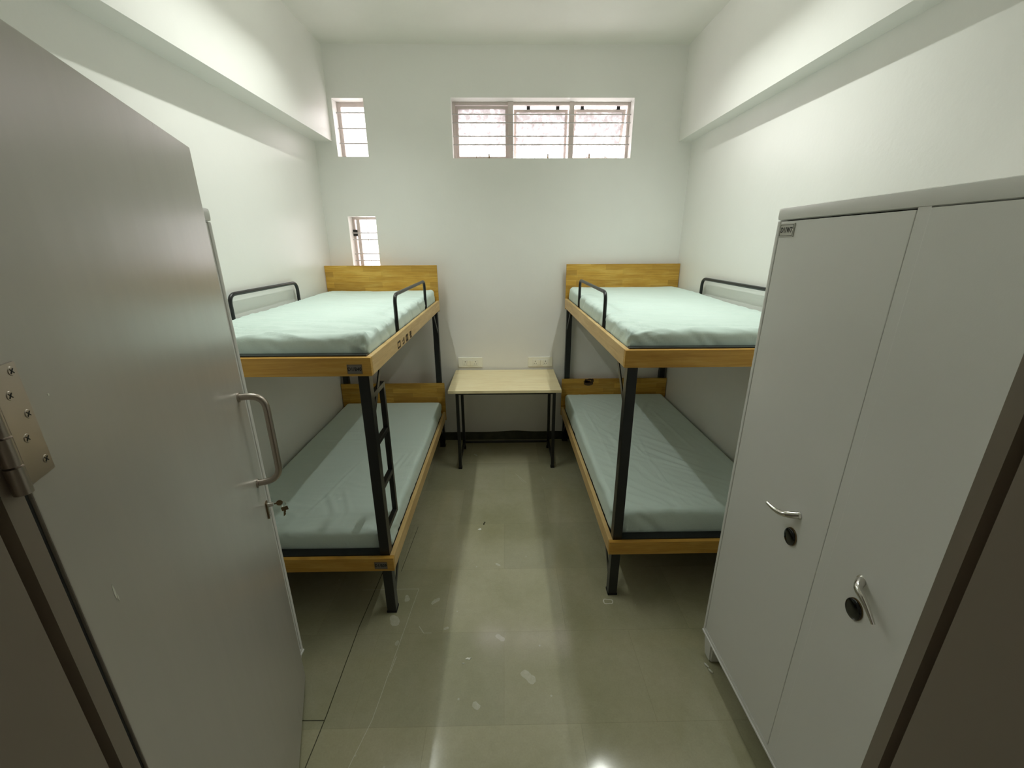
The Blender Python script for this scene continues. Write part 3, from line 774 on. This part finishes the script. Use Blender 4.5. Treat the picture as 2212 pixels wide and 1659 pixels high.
mattress('mint sheeted mattress on the lower bunk opposite, with long zigzag creases', 1, BEDR, .3695,
         lambda x, y: .528, [(.95, 3.2, .93, 2.75, .007, .009), (.93, 2.75, .97, 2.55, .006, .008), (.97, 2.55, 1.0, 2.0, .004, .006), (.98, 3.3, 1.0, 2.85, .004, .008), (1.0, 2.85, .98, 2.5, .004, .008),
                             (.70, 3.5, .72, 2.9, .005, .008), (.72, 2.9, .70, 2.1, .004, .007), (.76, 3.4, .80, 3.15, .004, .008), (1.0, 2.7, 1.3, 2.35, .008, .016), (1.0, 2.55, 1.3, 2.3, .008, .014), (1.02, 2.9, 1.4, 2.5, .006, .02), (1.05, 2.45, 1.4, 2.2, .005, .012), (.82, 3.1, 1.05, 3.4, .006, .018), (.85, 3.0, 1.1, 3.25, .006, .016), (.8, 2.95, .85, 2.6, .005, .02), (1.3, 3.4, 1.35, 2.6, .004, .012), (1.4, 3.0, 1.5, 2.3, .004, .01), (1.15, 3.3, 1.3, 3.6, .005, .02)],
         math.radians(-50), .0060, 14.2, corner=.6, post=True)

# ------------------------------------------------------------------ table
ZT = .765; tx0, tx1, ty0, ty1 = -.488, .472, 3.300, 3.925
tb = Thing('study_table', 'small wood-topped table on black steel legs between the beds', 'table', ((tx0+tx1)/2, (ty0+ty1)/2, 0))
b = NB(); box(b, (tx0, ty0, ZT-.026), (tx1, ty1, ZT), .003); tp = tb.part('table_top', b, W_TABLE)
b = NB(); frame_rect_y = None
lx = (-.430, .404); ly = (3.345, 3.735)
for x in lx:
    for y in ly:
        b = NB(); box(b, (x, y, .018), (x+.026, y+.026, ZT-.0265), .0015); lg = tb.part('leg', b, BLACK)
        b = NB(); box(b, (x-.003, y-.003, 0), (x+.029, y+.029, .022), .003); tb.part('foot_cap', b, RUBBER, lg)
b = NB()
for y in ly: box(b, (lx[0]+.026, y, ZT-.052), (lx[1], y+.026, ZT-.0265), .0015)
for x in lx: box(b, (x, ly[0]+.026, ZT-.052), (x+.026, ly[1], ZT-.0265), .0015)
tb.part('under_frame', b, BLACK)
b = NB(); box(b, (lx[0]+.026, ly[1]+.003, .062), (lx[1], ly[1]+.023, .082), .001); tb.part('stretcher', b, BLACK)
for x in lx:
    b = NB(); box(b, (x+.003, ly[0]+.026, .062), (x+.023, ly[1], .082), .001); tb.part('stretcher', b, BLACK)

# ------------------------------------------------------------------ wall sockets
def socket(x0, x1, label):
    z0, z1 = .790, .886; t = Thing('wall_socket', label, 'socket', ((x0+x1)/2, D, z0), group='twin wall sockets above the table')
    b = NB(); box(b, (x0, D-.010, z0), (x1, D, z1), .003); pl = t.part('face_plate', b, PLASTIC)
    cx = (x0+x1)/2; zm = (z0+z1)/2-.004
    b = NB(); frame_rect(b, cx-.075, cx+.075, zm-.027, zm+.027, D-.0115, D-.0095, .0016, 0); t.part('module_frame', b, W_EDGE if False else LAMPBODY, pl)
    for sx in (-.050, .050):
        b = NB(); box(b, (cx+sx-.022, D-.0125, zm-.025), (cx+sx+.022, D-.0098, zm+.025), .001); so = t.part('outlet', b, PLASTIC)
        for dx, dz, r in ((0, .011, .0042), (-.0095, -.011, .0030), (.0095, -.011, .0030)):
            b = NB(); disc(b, (cx+sx+dx, D-.0126, zm+dz), r, .0006, (0, -1, 0), 14); t.part('pin_hole', b, HOLE, so)
    for sx in (-.013, .013):
        b = NB(); t2 = bmesh.new(); box(t2, (-.0120, -.006, -.025), (.0120, .002, .025), .0015)
        merge(b, t2, Matrix.Translation((cx+sx, D-.0125, zm)) @ Matrix.Rotation(math.radians(5), 4, 'X')); t.part('rocker_switch', b, PLASTIC)
socket(-.461, -.227, 'ivory twin socket plate above the table, nearer the ladder bed')
socket(.223, .462, 'ivory twin socket plate above the table, farther from the ladder bed')

# ------------------------------------------------------------------ lockers
def locker(mir, fx, y1, y0, label, plate, gy):
    X = lambda x: mir*x
    t = Thing('steel_locker', label, 'locker', (X(fx+.28), (y0+y1)/2, 0)); dep = XR-.03-fx if mir > 0 else -XL-.03-fx
    zb, zt = .135, 2.037; a, e = fx, fx+dep
    def bx(bm, x0, x1, ya, yb2, za, zb2, bev=.0): box(bm, (X(x0), ya, za), (X(x1), yb2, zb2), bev)
    b = NB()
    bx(b, a, a+.03, y1-.016, y1, zb, zt-.042, .005)            # stiles of the front frame
    bx(b, a, a+.03, y0, y0+.016, zb, zt-.042, .004)
    bx(b, a, a+.03, y0+.016, y1-.016, zb, zb+.020, .0)
    bx(b, a+.001, a+.03, gy[1], gy[0], zb+.020, zt-.040, .0)   # centre stile
    bx(b, a+.028, e, y1-.004, y1-.0005, zb, zt-.02, .0); bx(b, a+.028, e, y0+.0005, y0+.004, zb, zt-.02, .0)
    bx(b, e-.004, e, y0+.004, y1-.004, zb, zt-.02, .0); bx(b, a+.028, e, y0+.004, y1-.004, zb, zb+.004, .0)
    body = t.part('cabinet_body', b, LOCKER)
    b = NB(); bx(b, a-.003, e, y0-.003, y1+.002, zt-.0415, zt, .011); t.part('top_cap', b, LOCKER, smooth=True)
    b = NB(); bx(b, a-.004, a+.02, y0, y1, zb-.006, zb+.003, .002); t.part('bottom_lip', b, LOCKER)
    b = NB(); bx(b, a+.024, a+.027, y0+.017, y1-.017, zb+.021, zt-.041, 0); t.part('gap_shade_panel', b, LOCKER_D)  # dark sheet behind the doors paints the shade in their gaps
    for ya in (y1-.085, y0+.005):
        for xa in (a+.004, e-.084):
            b = NB(); n = 6
            x0, x1_, yA, yB = xa, xa+.08, ya, ya+.08
            lo = [(x0+.012, yA+.012), (x1_-.012, yA+.012), (x1_-.012, yB-.012), (x0+.012, yB-.012)]; hi = [(x0, yA), (x1_, yA), (x1_, yB), (x0, yB)]
            A = [b.verts.new((X(p[0]), p[1], .0)) for p in lo]; B = [b.verts.new((X(p[0]), p[1], zb-.004)) for p in hi]
            for k in range(4): b.faces.new((A[k], A[(k+1) % 4], B[(k+1) % 4], B[k]))
            b.faces.new(A); b.faces.new(B)
            bmesh.ops.bevel(b, geom=list(b.edges), offset=.008, segments=2, affect='EDGES')
            t.part('leg', b, LOCKER)
    for di, (ya, yb2) in enumerate(((gy[0]+.003, y1-.019), (y0+.019, gy[1]-.0004))):
        b = NB(); bx(b, a+.0015 if di == 0 else a-.0005, a+.018, ya, yb2, zb+.023, zt-.045 if di == 0 else zt-.043, .0022); d = t.part('door', b, LOCKER)
        if mir > 0:
            if di == 0: c = (1.140, 1.075); tip = (1.228, 1.066); lk_ = (1.150, .985); so = .052
            else: c = (.882, 1.058); tip = (.790, 1.004); lk_ = (.874, .965); so = .034
        else:
            c = ((ya+.05), 1.07); tip = (ya+.05, .98); lk_ = (ya+.06, .96); so = .03
        # curved chrome pull
        P0 = Vector((X(a+.002), c[0], c[1])); out = Vector((X(-1)/abs(X(1)), 0, 0)) if True else None
        dvec = Vector((0, tip[0]-c[0], tip[1]-c[1]))
        pts = []; rad = []
        for k in range(13):
            s = k/12
            o_ = (.030*math.sin(min(1, s*3)*math.pi/2) + (so-.030)*s)
            sag = .010*math.sin(s*math.pi)
            pts.append(P0 + dvec*s + out*o_ + Vector((0, 0, sag*(1 if di else -1)))); rad.append(.0105*(1-.70*s)+.0015)
        b = NB(); tube(b, pts, rad, 12); hn = t.part('handle', b, CHROME, d, True)
        b = NB(); disc(b, P0+out*.002, .013, .006, out, 20, .010); t.part('handle', b, CHROME, d, True)
        b = NB(); disc(b, (X(a+.001), lk_[0], lk_[1]), .0285, .004, out, 28); bmesh.ops.scale(b, vec=(1, .92, 1.12), space=Matrix.Translation((-X(a), -lk_[0], -lk_[1])), verts=b.verts); t.part('lock_ring', b, BRASS, d, True)
        b = NB(); sp = bmesh.new(); bmesh.ops.create_uvsphere(sp, u_segments=24, v_segments=12, radius=1); merge(b, sp, Matrix.Translation((X(a-.004), lk_[0]+.002, lk_[1]-.002)) @ Matrix.Diagonal((.0055, .0265, .0305, 1))); t.part('lock', b, KNOB, d, True)
        if plate and di == 0:
            py, pz = 1.480, 1.963
            b = NB(); bx(b, a-.002, a+.002, py-.037, py+.037, pz-.0215, pz+.0215, .0008); pl = t.part('number_plate', b, PLATE_L, d, label='pale plate reading D1/W7')
            b = NB()
            for (ya_, yb_, za_, zb_) in ((py-.034, py+.034, pz+.0165, pz+.0178), (py-.034, py+.034, pz-.0178, pz-.0165), (py-.034, py-.0326, pz-.0178, pz+.0178), (py+.0326, py+.034, pz-.0178, pz+.0178)):
                bx(b, a-.0024, a-.0018, ya_, yb_, za_, zb_)
            t.part('plate_border', b, LOCKER_D, d)
            m4 = Matrix.Translation((X(a-.0022), py, pz)) @ Matrix(((0, 0, -1, 0), (-1, 0, 0, 0), (0, 1, 0, 0), (0, 0, 0, 1)))
            tx = text_mesh('D1/W7', .0205, m4 @ Matrix.Diagonal((.90, 1.15, 1, 1)), d, t.loc, bold=.022)
            for yy in (py-.0335, py+.0335):
                b = NB(); disc(b, (X(a-.002), yy, pz), .0022, .0015, out, 12); t.part('rivet', b, CHROME, d, True)
    return t
locker(1, .955, 1.540, .475, 'grey two-door steel locker on the right, with a number plate', True, (1.022, .990))
locker(-1, .955, 1.470, .475, 'grey steel locker mostly hidden behind the open entrance door', False, (.985, .955))

# filler crumbs by the locker leg
for k, (x, y, r, lab) in enumerate(((.962, 1.452, .009, 'tiny white filler crumb at the locker foot, farther from the doorway'), (.968, 1.424, .008, 'tiny white filler crumb at the locker foot, nearer the doorway'))):
    b = NB(); s = bmesh.new(); bmesh.ops.create_icosphere(s, subdivisions=3, radius=1)
    for v in s.verts: v.co *= 1+.35*noise.noise(v.co*2+Vector((k*3, 0, 0)))
    merge(b, s, Matrix.Translation((x-.012, y, .005)) @ Matrix.Rotation(.5, 4, 'Z') @ Matrix.Diagonal((.004, r*1.5, .0055, 1)))
    o = make('filler_crumb', b, GLUE, smooth=True, off=(x-.012, y, 0)); o.location = (x-.012, y, 0); o['label'] = lab; o['category'] = 'debris'; o['group'] = 'filler crumbs at the locker foot'
# scraps of white paper on the floor
for k, (x, y, r, lab) in enumerate(((-.192, 2.49, .013, 'white paper scrap on the floor between the two beds'), (-.194, 1.512, .011, 'larger of two white flakes lying on the open floor'), (-.217, 1.488, .005, 'smaller of two white flakes lying on the open floor'))):
    b = NB(); n = 16; top = []; bot = []
    for q in range(n):
        a = 2*math.pi*q/n; rr = r*(1+.7*noise.noise(Vector((math.cos(a)*1.5+k*5, math.sin(a)*1.5, 0))))
        z = .0012+.0015*abs(noise.noise(Vector((q*.6, k, 2))))
        top.append(b.verts.new((x+rr*math.cos(a), y+rr*.6*math.sin(a), z+.001))); bot.append(b.verts.new((x+rr*math.cos(a), y+rr*.6*math.sin(a), 0.0)))
    ct = b.verts.new((x, y, .0035)); b.faces.new(bot[::-1])
    for q in range(n): b.faces.new((top[q], top[(q+1) % n], ct)); b.faces.new((bot[q], bot[(q+1) % n], top[(q+1) % n], top[q]))
    o = make('paper_scrap', b, GLUE, off=(x, y, 0)); o.location = (x, y, 0); o['label'] = lab; o['category'] = 'debris'

# ------------------------------------------------------------------ lamps
def batten(x, ya, yb2, label):
    t = Thing('tube_light', label, 'lamp', (x, (ya+yb2)/2, ZC), group='ceiling tube lights')
    b = NB(); box(b, (x-.02, ya-.02, ZC-.035), (x+.02, yb2+.02, ZC), .003); t.part('housing', b, LAMPBODY)
    b = NB(); tube(b, [(x, ya, ZC-.062), (x, yb2, ZC-.062)], .013, 12); t.part('tube', b, LIT, smooth=True)
    ld = bpy.data.lights.new('tube_glow', 'AREA'); ld.shape = 'RECTANGLE'; ld.size = .026; ld.size_y = yb2-ya; ld.energy = TUBE_W; ld.color = (.955, 1.0, .935)
    ld.spread = math.radians(120); lo = link(bpy.data.objects.new('tube_glow', ld)); lo.parent = t.e; lo.location = (0, 0, -.077)
    for y in (ya-.012, yb2): b = NB(); box(b, (x-.014, y, ZC-.08), (x+.014, y+.012, ZC-.034), .002); t.part('end_holder', b, LAMPBODY)
batten(-.965, 1.93, 3.13, 'lit fluorescent tube on the ceiling over the ladder bed')
batten(.965, 1.93, 3.13, 'lit fluorescent tube on the ceiling over the other bed')
t = Thing('corridor_light', 'round lamp on the corridor ceiling behind the doorway', 'lamp', (.2, -1.0, ZC))
b = NB(); disc(b, (.2, -1.0, ZC), .16, .03, (0, 0, -1), 32); t.part('housing', b, LAMPBODY, smooth=True)
b = NB(); disc(b, (.2, -1.0, ZC-.0305), .14, .012, (0, 0, -1), 32); t.part('diffuser', b, LITC, smooth=True)
